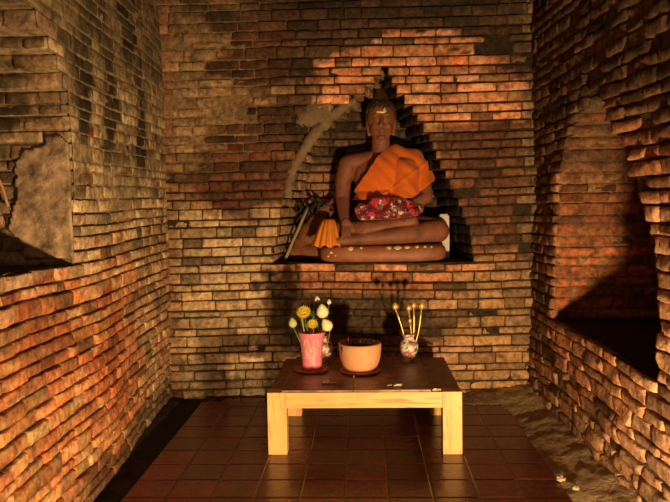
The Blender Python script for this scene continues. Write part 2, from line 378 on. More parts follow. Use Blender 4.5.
m.box((X0, Y0, -.06), (X0+10*T, YE, -.005), (.12, .06, .04))
m.box((-1.9, .2, -.12), (1.7, 6.0, -.055), (.05, .035, .025))
tag(m.build('floor', TILE, smooth=False), kind='structure')

# earth lying along the foot of the walls
EARTH = mat('dry_earth', attr=True, var=.5, scale=30, rough=.95, bump=1, bscale=50, spec=.1)
def earth(name, x0, x1, y0, y1, hf, col, label):
    nx = max(4, int((x1-x0)/.03)); ny = max(4, int((y1-y0)/.03)); m = MB()
    m.add([(x0+(x1-x0)*i/nx, y0+(y1-y0)*j/ny, hf(x0+(x1-x0)*i/nx, y0+(y1-y0)*j/ny)) for j in range(ny+1) for i in range(nx+1)],
          [(j*(nx+1)+i, j*(nx+1)+i+1, (j+1)*(nx+1)+i+1, (j+1)*(nx+1)+i) for j in range(ny) for i in range(nx)], col)
    return tag(m.build(name, EARTH), label, 'earth', kind='stuff')
def hr(x, y): return -.012 + .06*sstep(1.06, 1.42, x+.04*nz(y*3, 0)) + .05*sstep(5.1, 5.7, y)*sstep(.3, 1.1, x) + .014*nz(x*14, y*9, 2)+.008*nz(x*40, y*30, 5)
earth('earth_bank', 1.05, 1.45, .5, 5.72, hr, (.36, .26, .16), 'dry grey-brown earth banked along the foot of the right wall')
earth('earth_bank', .35, 1.05, 5.3, 5.72, lambda x, y: hr(x, y)-.03*(1-sstep(5.3, 5.45, y)), (.26, .18, .11), 'low drift of earth at the foot of the back wall right of the table')
earth('earth_gutter', -1.66, -1.36, .5, 5.72, lambda x, y: -.03+.03*sstep(-1.5, -1.62, x)+.012*nz(x*12, y*8, 7), (.04, .028, .02), 'dark earth gutter between the tiles and the left wall')
earth('earth_gutter', -1.36, .35, 5.53, 5.72, lambda x, y: .0+.01*nz(x*12, y*8, 7), (.05, .032, .022), 'dark earth strip along the foot of the back wall behind the table')

# ------------------------------------------------------------------ table
WOOD = mat('pale_pine', (.72, .40, .16), rough=.45, var=.14, scale=7, bump=.15, bscale=30, spec=.4, dirt=(.55, .30, .12), dscale=4, dlo=.55, dhi=.8)
def plank_mat():
    m = mat('stained_board', (.34, .19, .11), rough=.4, var=.5, scale=12, bump=.3, bscale=25, dirt=(.04, .025, .018), dscale=5, dlo=.45, dhi=.7)
    return m
BOARD = plank_mat()
def grain(name, sc):
    m = mat(name, (.74, .42, .165), rough=.45, var=.10, scale=7, bump=.12, bscale=30, spec=.4)
    nt = m.node_tree; b = nt.nodes['Principled BSDF']; src = b.inputs['Base Color'].links[0].from_socket; L = nt.links
    tc = nt.nodes.new('ShaderNodeTexCoord'); mp = nt.nodes.new('ShaderNodeMapping'); mp.inputs['Scale'].default_value = sc; L.new(tc.outputs['Object'], mp.inputs[0])
    n = nt.nodes.new('ShaderNodeTexNoise'); n.inputs['Scale'].default_value = 1; n.inputs['Detail'].default_value = 5; n.inputs['Distortion'].default_value = 1.2; L.new(mp.outputs[0], n.inputs['Vector'])
    r = nt.nodes.new('ShaderNodeMapRange'); r.inputs['From Min'].default_value = .52; r.inputs['From Max'].default_value = .72; L.new(n.outputs['Fac'], r.inputs['Value'])
    x = nt.nodes.new('ShaderNodeMix'); x.data_type = 'RGBA'; L.new(r.outputs[0], x.inputs[0]); L.new(src, x.inputs[6]); x.inputs[7].default_value = (.50, .20, .06, 1); L.new(x.outputs[2], b.inputs['Base Color']); return m
WOODV = grain('pine_upright_grain', (34, 34, 4)); WOOD = grain('pine_long_grain', (3, 34, 40))
def rbox(lo, hi, bev=.004, col=(1, 1, 1), jit=0):
    bm = bmesh.new(); bmesh.ops.create_cube(bm, size=1)
    for v in bm.verts:
        v.co = Vector([lo[i]+(hi[i]-lo[i])*(v.co[i]+.5) + random.uniform(-jit, jit) for i in range(3)])
    bmesh.ops.bevel(bm, geom=list(bm.edges), offset=bev, segments=2, affect='EDGES', profile=.6)
    me = bpy.data.meshes.new('m'); bm.to_mesh(me); bm.free(); return me
tb = empty('low_table', (0, 0, 0), 'low pale wooden table with thick square legs standing on the red tiles', 'table')
TX0, TX1, TY0, TY1, TZ = -.640, .600, 4.32, 5.30, .405
LW = .122
for (x0, y0) in ((TX0, TY0), (TX1-LW, TY0)):
    link('leg', rbox((x0, y0, 0), (x0+LW, y0+.10, TZ), .003), WOODV, tb, False)
for (x0, y0) in ((TX0+.02, TY1-.17), (TX1-LW+.0, TY1-.17)):
    link('leg', rbox((x0, y0, 0), (x0+LW, y0+.10, TZ-.03), .003), WOODV, tb, False)
link('rail', rbox((TX0+LW, TY0+.003, TZ-.103), (TX1-LW, TY0+.04, TZ-.002), .003), WOOD, tb, False)
link('rail', rbox((TX0+.14, TY1-.16, TZ-.11), (TX1-LW, TY1-.12, TZ-.03), .003), WOODV, tb, False)
for x0 in (TX0+.03, TX1-.07): link('rail', rbox((x0, TY0+.10, TZ-.11), (x0+.04, TY1-.17, TZ-.008), .003), WOOD, tb, False)
bx = [(-.545, -.092), (-.086, .405)]
for a, b in bx: tag(link('top_board', rbox((a, TY0+.004, TZ), (b, TY1-.005, TZ+.014), .003, jit=.001), BOARD, tb, False), 'dark stained board')
tag(link('top_board', rbox((.41, TY0+.10, TZ-.008), (TX1-.004, TY1, TZ+.002), .003), BOARD, tb, False), 'dark stained board')
tag(link('top_board', rbox((TX0+.01, TY0+.10, TZ-.008), (-.552, TY1, TZ+.002), .003), BOARD, tb, False), 'dark stained board')
ZT = TZ+.014

# ------------------------------------------------------------------ things on the table
GLAZE_PINK = mat('pink_glaze', (.86, .25, .36), rough=.22, var=.15, scale=18, spec=.6, coat=.4)
GOLDW = mat('raised_gold_line', (.95, .75, .6), rough=.25, spec=.8)
TERRA = mat('terracotta', (.72, .36, .20), rough=.75, var=.14, scale=10, bump=.15, dirt=(.40, .17, .08), dscale=7, dlo=.55, dhi=.8)
TERRAD = mat('dark_terracotta', (.62, .28, .15), rough=.7, var=.25, scale=14, bump=.2)
ASH = mat('ash', (.05, .04, .035), rough=1, var=.5, scale=40, bump=1)
GREEN = mat('stem_green', (.16, .22, .05), rough=.6, var=.2)
LEAF = mat('leaf_green', (.10, .15, .04), rough=.5, var=.3)
YEL = mat('yellow_petal', (.85, .62, .06), rough=.6, var=.1)
CRE = mat('cream_petal', (.82, .82, .52), rough=.5, var=.08, scale=9)
WHT = mat('white_petal', (.85, .80, .62), rough=.5, var=.08)
PGR = mat('pale_green_petal', (.50, .55, .22), rough=.5, var=.15)
GOLD = mat('gold_paint', (.90, .60, .16), rough=.32, metal=.55, spec=.6)

def wallv(prof, th):                          # outer profile, then back down the inside
    inner = [(max(r-th, .004), z) for r, z in prof[::-1] if z > prof[0][1]+th]
    return prof + inner + [(.003, prof[0][1]+th)]
def saucer(x, y, r, label):
    m = MB(); m.lathe([(.6*r, 0), (.92*r, .006), (r, .022), (r-.006, .026), (.88*r, .014), (.003, .012)], (0, 0, 0), 48)
    o = m.build('saucer', TERRAD); o.location = (x, y, ZT); return tag(o, label, 'saucer', 'clay saucers on the table')
saucer(-.392, 4.84, .124, 'round clay saucer under the pink vase'); saucer(-.045, 4.79, .142, 'round clay saucer under the terracotta pot')

VX, VY = -.388, 4.845
v = empty('flower_vase', (VX, VY, ZT+.012), 'tall pink flared vase with a white heart on its front, holding yellow flowers', 'vase')
m = MB(); m.lathe(wallv([(.062, 0), (.072, .004), (.071, .05), (.074, .12), (.084, .2), (.097, .262), (.101, .27)], .007), n=48, wob=.02)
body = m.build('body', GLAZE_PINK, v)
def onlathe(prof, ang, z, off):
    r = interp([(b, a) for a, b in prof], z)+off; return (r*math.sin(ang), -r*math.cos(ang), z)
pf = [(.072, 0), (.071, .05), (.074, .12), (.084, .2), (.101, .27)]
m = MB()
for q in range(2):
    k = 1-.45*q; pts = []
    for i in range(25):
        t = i/24*2*math.pi; hx = 16*math.sin(t)**3/17; hz = (13*math.cos(t)-5*math.cos(2*t)-2*math.cos(3*t)-math.cos(4*t))/17
        pts.append(onlathe(pf, hx*.55*k, .125+hz*.065*k, .001))
    m.tube(pts, .0022, 6)
for s_ in (-1, 1):
    m.tube([onlathe(pf, s_*(.15+.5*t), .17+.06*math.sin(t*3), .001) for t in [i/8 for i in range(9)]], .002, 6)
tag(m.build('heart_relief', GOLDW, v), 'white raised heart and curls')

PX, PY = -.045, 4.79
v = empty('clay_pot', (PX, PY, ZT+.012), 'round terracotta pot with wide pale rim, filled with ash and incense stubs', 'pot')
m = MB(); pp = [(.088, 0), (.100, .006), (.128, .05), (.143, .10), (.147, .145), (.149, .15), (.150, .195), (.143, .2)]
m.lathe(wallv(pp, .012), n=56); m.build('body', TERRA, v)
m = MB(); n = 24
m.lathe([(.134, .16), (.12, .168), (.08, .172), (.04, .176), (.004, .178)], n=32, wob=.03); m.build('ash', ASH, v)
m = MB(); m.tube([onlathe([(.149, .1), (.150, .2)], -.95, z, .0) for z in (.185, .165, .15)], [.006, .005, .002], 6)
m.tube([onlathe([(.140, .08), (.1492, .2)], -1.05, z, .0) for z in (.18, .14, .10)], [.004, .004, .002], 6)
tag(m.build('drip_stain', ASH, v), 'black soot drips below the rim')
for i, (dx, dy, h, tx) in enumerate([(-.075, -.03, .075, -.006), (-.03, .02, .05, .006), (.0, -.06, .06, .004), (.028, -.02, .065, .010), (.05, .03, .04, -.008), (-.055, .06, .045, .01), (.085, -.04, .05, .012)]):
    m = MB(); m.tube([(0, 0, 0), (tx, 0, h)], .0035, 6); o = m.build('incense_stub', ASH if i % 2 else mat('incense_red', (.25, .05, .03), rough=.9))
    o.location = (PX+dx, PY+dy, ZT+.012+.168); tag(o, 'short burnt incense stub standing in the ash of the terracotta pot', 'incense', 'incense stubs in the clay pot')

def pat_mat(name):
    m = mat(name, (.80, .74, .66), rough=.2, spec=.6, coat=.4, dirt=(.70, .10, .12), dscale=26, dlo=.50, dhi=.56)
    nt = m.node_tree; b = nt.nodes['Principled BSDF']; src = b.inputs['Base Color'].links[0].from_socket
    tc = nt.nodes.new('ShaderNodeTexCoord'); n = nt.nodes.new('ShaderNodeTexNoise'); n.inputs['Scale'].default_value = 34; n.inputs['Detail'].default_value = 1
    mp = nt.nodes.new('ShaderNodeMapping'); mp.inputs['Location'].default_value = (3, 1, 7); nt.links.new(tc.outputs['Object'], mp.inputs[0]); nt.links.new(mp.outputs[0], n.inputs['Vector'])
    r = nt.nodes.new('ShaderNodeMapRange'); r.inputs['From Min'].default_value = .60; r.inputs['From Max'].default_value = .64; nt.links.new(n.outputs['Fac'], r.inputs['Value'])
    x = nt.nodes.new('ShaderNodeMix'); x.data_type = 'RGBA'; nt.links.new(r.outputs[0], x.inputs[0]); nt.links.new(src, x.inputs[6]); x.inputs[7].default_value = (.10, .16, .10, 1); nt.links.new(x.outputs[2], b.inputs['Base Color'])
    return m
PORC = pat_mat('painted_porcelain')
def small_vase(x, y, label):
    v = empty('porcelain_vase', (x, y, ZT), label, 'vase', 'small painted porcelain vases'); v.scale = (1.14, 1.14, 1.05)
    m = MB(); m.lathe(wallv([(.030, 0), (.036, .004), (.034, .014), (.047, .05), (.061, .095), (.062, .118), (.050, .145), (.034, .162), (.033, .172), (.046, .196), (.048, .198)], .005), n=40)
    m.build('body', PORC, v)
    m = MB(); m.lathe([(.0345, 0), (.0375, .002), (.037, .008), (.0355, .011)], n=32); m.build('foot_ring', PORC, v); return v
small_vase(.318, 5.12, 'small white porcelain vase with red floral painting holding golden flowers, right of the pot')
small_vase(-.318, 5.10, 'small white porcelain vase with red painting, mostly hidden behind the pink vase')

# flowers: each stem is a thing with stem, blossom and leaves
def stempts(b, t, bend=.015):
    b, t = Vector(b), Vector(t); return [b.lerp(t, k/6) + Vector((bend*math.sin(k/6*math.pi), 0, 0)) for k in range(7)]
def petal(m, c, d, up, L, wd, curl=.3, col=(1, 1, 1)):
    """cupped petal with thickness, root c, direction d"""
    d = d.normalized(); sd = d.cross(up).normalized(); nn = sd.cross(d); vs = []; n = 5
    for s_ in (0, 1):
        for i in range(n+1):
            t = i/n; ww = wd*math.sin(math.pi*min(.97, .12+.83*t))**.8
            for k in (-1, 0, 1):
                vs.append(c + d*(L*t) + sd*(ww*k) + nn*(curl*L*t*t + abs(k)*wd*.35 - s_*.0012))
    fs = []
    for i in range(n):
        for k in range(2):
            a = i*3+k; fs += [(a, a+1, a+4, a+3), (18+a, 18+a+3, 18+a+4, 18+a+1)]
    for i in range(n): fs += [(i*3, i*3+3, 18+i*3+3, 18+i*3), (i*3+2, 18+i*3+2, 18+i*3+5, i*3+5)]
    fs.append((15, 16, 17, 35, 34, 33))
    m.add(vs, fs, col)
def flower(name, base, tip, kind, r, mt, label, cat='flower', group=None, stemm=None, face=(0, -.8, .6), sr=.0035):
    e = empty(name, base, label, cat, group); b = Vector(base); t = Vector(tip)-b
    m = MB(); m.tube(stempts((0, 0, 0), t), sr, 8); m.build('stem', stemm or GREEN, e)
    f = Vector(face).normalized(); m = MB()
    a = f.cross(Vector((1, .1, 0))).normalized(); bb = f.cross(a)
    if kind == 'mum':
        for ring, (el, L, nn) in enumerate([(.05, r, 20), (.45, r*.85, 18), (.9, r*.6, 14), (1.3, r*.35, 9)]):
            for q in range(nn):
                an = q*2*math.pi/nn + ring*.3; dd = (a*math.cos(an)+bb*math.sin(an))*math.cos(el) + f*math.sin(el)
                petal(m, t, dd, f, L, r*.13, .15)
        m.lathe([(r*.5, 0), (r*.42, .012), (r*.2, .02), (.001, .022)], tuple(t+f*.0), 16)
    elif kind == 'bud':
        ax = Vector(face).normalized(); a = ax.cross(Vector((.9, .3, .1))).normalized(); bb = ax.cross(a); H = r*2.5
        prof = [(.15, 0), (.62, .12), (.93, .3), (1, .45), (.88, .62), (.6, .8), (.3, .93), (.05, 1)]
        n = 18; vs = []
        for (pr_, pz) in prof:
            for q in range(n):
                an = q*2*math.pi/n; rr = r*pr_*(1+.07*math.cos(an*3)); vs.append(t + ax*(pz*H) + (a*math.cos(an)+bb*math.sin(an))*rr)
        m.add(vs, [(i*n+q, i*n+(q+1) % n, (i+1)*n+(q+1) % n, (i+1)*n+q) for i in range(len(prof)-1) for q in range(n)]+[tuple(range(n))[::-1], tuple((len(prof)-1)*n+q for q in range(n))])
        for q in range(5):
            an = q*2*math.pi/5; rd = a*math.cos(an)+bb*math.sin(an); petal(m, t+rd*r*.25, ax*1.0+rd*.62, -rd, H*.72, r*.55, .25)
    m.build('blossom', mt, e); return e
zb = ZT+.03
flower('chrysanthemum', (VX-.02, VY, zb), (-.437, 4.80, .845), 'mum', .054, YEL, 'larger flat yellow chrysanthemum, upper left in the pink vase')
flower('chrysanthemum', (VX, VY-.02, zb), (-.375, 4.78, .765), 'mum', .040, YEL, 'smaller yellow chrysanthemum, low in the middle of the pink vase')
flower('lotus_bud', (VX+.03, VY, zb), (-.305, 4.83, .80), 'bud', .044, CRE, 'largest cream lotus bud, upper right in the pink vase', face=(-.05, -.3, 1))
flower('lotus_bud', (VX+.04, VY-.03, zb), (-.255, 4.81, .715), 'bud', .040, CRE, 'cream lotus bud leaning out low over the right rim of the pink vase', face=(-.45, -.3, .85))
flower('lotus_bud', (VX-.04, VY-.01, zb), (-.515, 4.82, .735), 'bud', .030, PGR, 'pale green lotus bud at the left rim of the pink vase', face=(-.1, -.2, 1))
flower('lotus_bud', (VX, VY+.03, zb), (-.345, 4.90, .90), 'bud', .020, WHT, 'slim white bud rising highest in the middle of the pink vase', face=(-.1, 0, 1))
flower('lotus_bud', (VX+.02, VY+.03, zb), (-.265, 4.90, .885), 'bud', .016, WHT, 'slim white bud behind the largest lotus bud in the pink vase', face=(.1, 0, 1))
for q, (dx, dz) in enumerate([(-.06, .86), (.01, .84)]):
    e = empty('leafy_sprig', (VX+dx*.3, VY+.02, zb), ['dark leafy sprig at the left back of the pink vase', 'dark leafy sprig in the middle of the pink vase behind the yellow flowers'][q], 'sprig')
    t = Vector((dx, .03, dz-zb)); m = MB(); m.tube(stempts((0, 0, 0), t), .003, 6); m.build('stem', GREEN, e); m = MB()
    for k in range(12):
        c = t*(.62+.38*k/11); an = k*2.4; petal(m, c, Vector((math.cos(an), math.sin(an)*.5, .9)), Vector((0, 0, 1)), .05, .012, -.1)
    m.build('leaf', LEAF, e)
for q in range(2):
    o = MB(); o.tube([(0, 0, 0), ((-.03, -.09)[q], 0, (.36, .40)[q])], .004, 7)
    e = o.build('plant_stalk', mat('pale_stalk', (.55, .42, .2), rough=.7)); e.location = (VX-.03+.04*q, VY-.03, zb); tag(e, ['pale bare stalk standing in the pink vase between the flowers', 'pale bare stalk leaning left in the pink vase'][q], 'stalk')
GV = Vector((.318, 5.12, ZT+.03))
golds = [((.222, 5.10, .81), .025, 'golden artificial flower leaning farthest left in the small right vase'), ((.318, 5.10, .80), .022, 'golden artificial flower standing upright in the middle of the small right vase'),
         ((.356, 5.13, .815), .022, 'golden artificial flower just right of the middle one in the small right vase'), ((.412, 5.11, .81), .026, 'golden artificial flower leaning farthest right in the small right vase'),
         ((.325, 5.09, .715), .015, 'lowest golden artificial bud in the small right vase')]
for (t, r, lb) in golds: flower('golden_flower', tuple(GV+Vector(((t[0]-.318)*.15, 0, 0))), t, 'bud', r, GOLD, lb, stemm=GOLD, group='golden flowers in the small vase', sr=.006, face=((t[0]-.32)*1.2, -.35, 1))

# wax and petals left on the table
WAX = mat('pale_wax', (.75, .62, .48), rough=.35, var=.15)
def crumpled(name, x, y, z, r, mt, label, cat, n=26, flat=.45, group=None, seed=0):
    bm = bmesh.new(); bmesh.ops.create_icosphere(bm, subdivisions=3, radius=r)
    for v in bm.verts:
        k = 1+.9*nz(v.co.x*2.2/r, v.co.y*2.2/r, v.co.z*2.2/r+seed); v.co = Vector((v.co.x*k, v.co.y*k, max(v.co.z*k*flat, -r*flat*.45)))
    zm = min(v.co.z for v in bm.verts)
    for v in bm.verts: v.co.z -= zm
    me = bpy.data.meshes.new('m'); bm.to_mesh(me); bm.free(); o = link(name, me, mt); o.location = (x, y, z); return tag(o, label, cat, group)
crumpled('fallen_flower', -.27, 4.50, ZT, .026, mat('pinkish_petal', (.75, .45, .36), rough=.6, var=.2), 'small crumpled pinkish flower lying on the table top in front of the pink vase', 'flower', seed=2)
crumpled('fallen_flower', .20, 4.42, ZT, .030, mat('whitish_petal', (.62, .50, .36), rough=.6, var=.3), 'small withered whitish flower lying on the front of the table top', 'flower', seed=5)
crumpled('wax_drop', .43, 4.365, TZ+.001, .016, WAX, 'small pale wax lump at the right end of the front table edge', 'wax', seed=8)
m = MB(); m.tube([(0, 0, .004), (.022, .008, .005), (.04, 0, .004)], .004, 7); o = m.build('candle_stub', WAX); o.location = (-.245, 4.47, ZT+.002); tag(o, 'tiny pale candle stub lying beside the crumpled pinkish flower', 'candle')
m = MB(); m.tube([(0, 0, .004), (.03, .015, .005), (.065, .02, .004)], .004, 7); o = m.build('candle_stub', WAX); o.location = (.13, 4.40, ZT+.002); tag(o, 'tiny pale candle stub lying left of the withered whitish flower', 'candle')

# pebbles by the right wall
PEB = mat('pale_stone', (.36, .28, .17), rough=.8, var=.2)
crumpled('pebble', 1.10, 3.90, .005, .026, PEB, 'larger pale pebble on the earth beside the right edge of the tiles', 'pebble', flat=.6, seed=11)
crumpled('pebble', 1.14, 3.76, .01, .018, PEB, 'small yellowish pebble on the earth nearest the camera', 'pebble', flat=.7, seed=14)

# ------------------------------------------------------------------ statue in the niche
ICO = {}
def ico(sub):
    if sub not in ICO:
        bm = bmesh.new(); bmesh.ops.create_icosphere(bm, subdivisions=sub, radius=1)
        ICO[sub] = ([v.co.copy() for v in bm.verts], [tuple(v.index for v in f.verts) for f in bm.faces]); bm.free()
    return ICO[sub]
def prims_mesh(prims, voxel, smooth=4, post=None):
    vs, fs = [], []
    def sph(c, r, sub=3, rot=None):
        V, Fc = ico(sub); r = (r, r, r) if isinstance(r, (int, float)) else r; b = len(vs)
        for v in V:
            q = Vector((v.x*r[0], v.y*r[1], v.z*r[2])); vs.append(c + (rot @ q if rot else q))
        fs.extend([(b+i, b+j, b+k) for i, j, k in Fc])
    for p in prims:
        if p[0] == 'e': sph(Vector(p[1]), p[2], 4 if max(p[2]) > .08 else (3 if max(p[2]) > .018 else 2), Matrix.Rotation(p[3], 3, p[4]) if len(p) > 3 else None)
        else:
            pts, rs = p[1], p[2]
            for (a, b, ra, rb) in zip(pts, pts[1:], rs, rs[1:]):
                a, b = Vector(a), Vector(b); n = max(2, int((b-a).length/(min(ra, rb)*.35)))
                for k in range(n+1):
                    t = k/n; q = ra+(rb-ra)*t; sph(a.lerp(b, t), q, 2 if q < .04 else 3)
    me = bpy.data.meshes.new('t'); me.from_pydata(vs, [], fs); o = bpy.data.objects.new('t', me); COL.objects.link(o)
    r = o.modifiers.new('r', 'REMESH'); r.mode = 'VOXEL'; r.voxel_size = voxel
    s_ = o.modifiers.new('s', 'SMOOTH'); s_.factor = .5; s_.iterations = smooth
    dg = bpy.context.evaluated_depsgraph_get(); dg.update(); out = bpy.data.meshes.new_from_object(o.evaluated_get(dg))
    bpy.data.objects.remove(o); bpy.data.meshes.remove(me); return out
def bvh(me):
    return BVHTree.FromPolygons([v.co.copy() for v in me.vertices], [tuple(p.vertices) for p in me.polygons])
STONE = mat('painted_stone', (.28, .095, .055), rough=.55, var=.3, scale=14, bump=.25, bscale=40, spec=.4, dirt=(.12, .055, .035), dscale=6, dlo=.5, dhi=.72)
HAIRM = mat('dark_hair_paint', (.06, .03, .02), rough=.6, var=.35, scale=30, bump=.6, bscale=60)
BASEM = mat('painted_base', (.36, .12, .06), rough=.5, var=.3, scale=12, bump=.25, bscale=30, dirt=(.15, .07, .04), dscale=7, dlo=.5, dhi=.75)
SX, SY, SZ = .150, 5.98, SILL_B
st = empty('seated_statue', (SX, SY, SZ), 'seated brown statue with crossed legs, orange robe and tall hair knot, in the wall niche', 'statue')
P = [('e', (0, .06, .34), (.27, .20, .15)), ('e', (0, .06, .50), (.20, .15, .20)), ('e', (0, .05, .72), (.245, .145, .20)),
     ('c', [(-.26, .05, .845), (0, .05, .875), (.26, .05, .845)], [.072, .085, .072]), ('c', [(0, .04, .86), (.0, .02, 1.06)], [.085, .078]),
     # crossed legs
     ('c', [(-.14, .1, .28), (-.47, -.02, .25)], [.13, .095]), ('c', [(.14, .1, .28), (.46, -.04, .255)], [.13, .105]),
     ('c', [(.47, -.08, .245), (.1, -.22, .215), (-.42, -.24, .175)], [.10, .07, .035]),
     ('c', [(-.46, -.05, .24), (-.15, -.19, .27), (.26, -.16, .335)], [.095, .075, .045]),
     ('c', [(-.34, -.24, .18), (-.47, -.2, .175)], [.035, .03]),
     # arm on the left of the picture, hand reaching down over the shin
     ('c', [(-.29, .05, .83), (-.33, .03, .68), (-.338, 0, .53), (-.33, -.09, .42), (-.315, -.17, .345)], [.08, .072, .062, .052, .038]),
     ('e', (-.305, -.205, .315), (.042, .024, .055)),
     # arm under the robe, hand in the lap
     ('c', [(.29, .05, .82), (.37, .02, .66), (.38, -.04, .53), (.2, -.14, .45), (.05, -.17, .42)], [.075, .062, .055, .045, .035]),
     ('e', (-.02, -.185, .41), (.07, .04, .022))]
for k in range(4):
    x = -.335+.021*k; L = (.085, .10, .105, .088)[k]
    P.append(('c', [(x, -.225, .29), (x-.002, -.25, .25), (x, -.262, .29-L)], [.0115, .0105, .009]))
P.append(('c', [(-.268, -.2, .33), (-.252, -.225, .29), (-.25, -.235, .262)], [.012, .011, .009]))
HX, HZ = .004, 1.180
P += [('e', (HX, -.005, HZ+.03), (.120, .125, .145)), ('e', (HX, -.035, HZ-.055), (.100, .092, .108)), ('e', (HX, -.095, HZ-.135), (.034, .028, .026)),
      ('c', [(HX, -.128, HZ+.04), (HX, -.146, HZ-.01), (HX, -.155, HZ-.035)], [.011, .014, .018]), ('e', (HX-.016, -.138, HZ-.036), (.012, .012, .010)), ('e', (HX+.016, -.138, HZ-.036), (.012, .012, .010)),
      ('c', [(HX-.030, -.116, HZ-.079), (HX, -.130, HZ-.073), (HX+.030, -.116, HZ-.079)], [.006, .009, .006]), ('c', [(HX-.022, -.116, HZ-.092), (HX, -.127, HZ-.094), (HX+.022, -.116, HZ-.092)], [.007, .010, .007]),
      ('e', (HX-.055, -.088, HZ-.04), (.03, .03, .035)), ('e', (HX+.055, -.088, HZ-.04), (.03, .03, .035))]
for s_ in (-1, 1):
    P += [('c', [(HX+s_*.018, -.124, HZ+.045), (HX+s_*.045, -.122, HZ+.058), (HX+s_*.078, -.100, HZ+.044)], [.007, .0085, .006]),
          ('e', (HX+s_*.045, -.108, HZ+.020), (.026, .016, .015)), ('c', [(HX+s_*.022, -.121, HZ+.012), (HX+s_*.045, -.1245, HZ+.006), (HX+s_*.070, -.108, HZ+.012)], [.004, .0055, .004]),
          ('c', [(HX+s_*.112, .0, HZ+.045), (HX+s_*.118, .005, HZ), (HX+s_*.110, .0, HZ-.07), (HX+s_*.105, 0, HZ-.105)], [.014, .016, .013, .016])]
bme = prims_mesh(P, .0068, 3)
bodyo = link('body', bme, STONE, st); BT = bvh(bme)
# hair: curled cap with a tall knot
H = [('e', (HX, .03, HZ+.085), (.129, .130, .115)), ('c', [(HX, .03, HZ+.17), (HX, .03, HZ+.235), (HX, .03, HZ+.275)], [.082, .058, .034])]
for k in range(150):
    a = k*2.39996; t = k/150; zz = HZ+.045+.155*t; rr = .131*math.sqrt(max(0, 1-((zz-HZ-.085)/.118)**2)); H.append(('e', (HX+rr*math.cos(a), .03+1.04*rr*math.sin(a), zz), (.0125, .0125, .0125)))
H = [h for h in H if not (h[0] == 'e' and h[2][0] < .02 and h[1][2] < HZ+.10 and h[1][1] < -.04)]
hair = link('hair', prims_mesh(H, .008, 2), HAIRM, st); tag(hair, 'dark curled hair with a tall knot')
# rounded base slab
bm = bmesh.new(); rings = []; n = 96
prof = [(.035, 0), (.012, .012), (.002, .035), (0, .06), (.0, .085), (.006, .108), (.020, .126), (.05, .137), (.12, .14)]
for (ins, z) in prof:
    ring = []
    for i in range(n):
        a = i*2*math.pi/n; ca, sa = math.cos(a), math.sin(a); e = .42
        x = (.535-ins)*math.copysign(abs(ca)**e, ca); y = (.285-ins)*math.copysign(abs(sa)**e, sa)-.01
        q = .007*nz(x*6, z*12, 4); ring.append(bm.verts.new((x, y-q, z + (0 if z == 0 else .004*nz(x*5, y*5, 9)))))
    rings.append(ring)
for A_, B_ in zip(rings, rings[1:]):
    for i in range(n): bm.faces.new((A_[i], A_[(i+1) % n], B_[(i+1) % n], B_[i]))
bm.faces.new(rings[-1]); bm.faces.new(rings[0][::-1])
pme = bpy.data.meshes.new('pm'); bm.to_mesh(pme); bm.free(); link('base', pme, BASEM, st); PT = bvh(pme)
GL = mat('gold_leaf', (1, .80, .35), rough=.3, metal=.1, spec=.8)
def patch(name, T, x, z, wd, h, seed, parent, mt=GL):
    m = MB(); n = 10; r = 5; vs = []; ok = []
    for j in range(r+1):
        for i in range(n):
            a = i*2*math.pi/n; k = (j/r)*(1+.55*nz(math.cos(a)*1.5+seed, math.sin(a)*1.5, seed)); px = x+wd*k*math.cos(a); pz = z+h*k*math.sin(a)
            hit = T.ray_cast(Vector((px, -1.5, pz)), Vector((0, 1, 0)))
            vs.append((hit[0]+hit[1]*(.003 if j < r else -.002)) if hit[0] else Vector((px, vs[-1][1] if vs else 0, pz)))
    m.add(vs, [(j*n+i, j*n+(i+1) % n, (j+1)*n+(i+1) % n, (j+1)*n+i) for j in range(r) for i in range(n)])
    o = m.build(name, mt, parent); return tag(o, 'bright gold leaf patch')
for i, (x, z, a, b) in enumerate([(-.265, .118, .026, .016), (-.18, .122, .014, .008), (.05, .12, .024, .014), (.125, .12, .030, .018), (.20, .122, .024, .012), (.28, .124, .020, .011), (.345, .124, .014, .008), (.40, .12, .012, .008), (-.43, .085, .016, .010), (-.395, .06, .009, .006), (-.455, .055, .008, .010)]):
    patch('gold_leaf', PT, x, z, a, b, i*3.1, st)
patch('gold_leaf', BT, HX-.005, HZ+.072, .060, .010, 41, st); patch('gold_leaf', BT, HX+.028, HZ+.085, .012, .022, 44, st)

# robe: thick cloth over the shoulder and chest, cut along its hems
def cloth_from(prims, planes, voxel, fold, mt, name, parent=None):
    me = prims_mesh(prims, voxel, 8); bm = bmesh.new(); bm.from_mesh(me)
    for co, no in planes:
        bmesh.ops.bisect_plane(bm, geom=bm.verts[:]+bm.edges[:]+bm.faces[:], plane_co=co, plane_no=no, clear_outer=True)
    bm.normal_update()
    for v_ in bm.verts: v_.co += v_.normal*fold(v_.co)
    bm.to_mesh(me); bm.free(); me.name = name; o = link(name, me, mt, parent)
    s_ = o.modifiers.new('thickness', 'SOLIDIFY'); s_.thickness = .006; s_.offset = 1; return o
ROBE = mat('saffron_cloth', (.74, .145, .010), rough=.75, var=.12, scale=9, bump=.12, bscale=120, sheen=.2)
RP = [('e', (0, .03, .72), (.265, .19, .235)), ('e', (0, .02, .50), (.25, .19, .16)), ('c', [(.0, .03, .88), (.12, .03, .885), (.27, .04, .855)], [.075, .10, .10]),
      ('c', [(.27, .03, .83), (.37, 0, .68), (.385, -.04, .60)], [.10, .085, .08]), ('c', [(.2, -.05, .75), (.2, -.08, .5)], [.12, .12])]
def px2(x, y): return ((x-364.5)*.00862-SX, 1.6-(y-203.9)*.00862-SZ)      # design drawing of the robe outline in metres
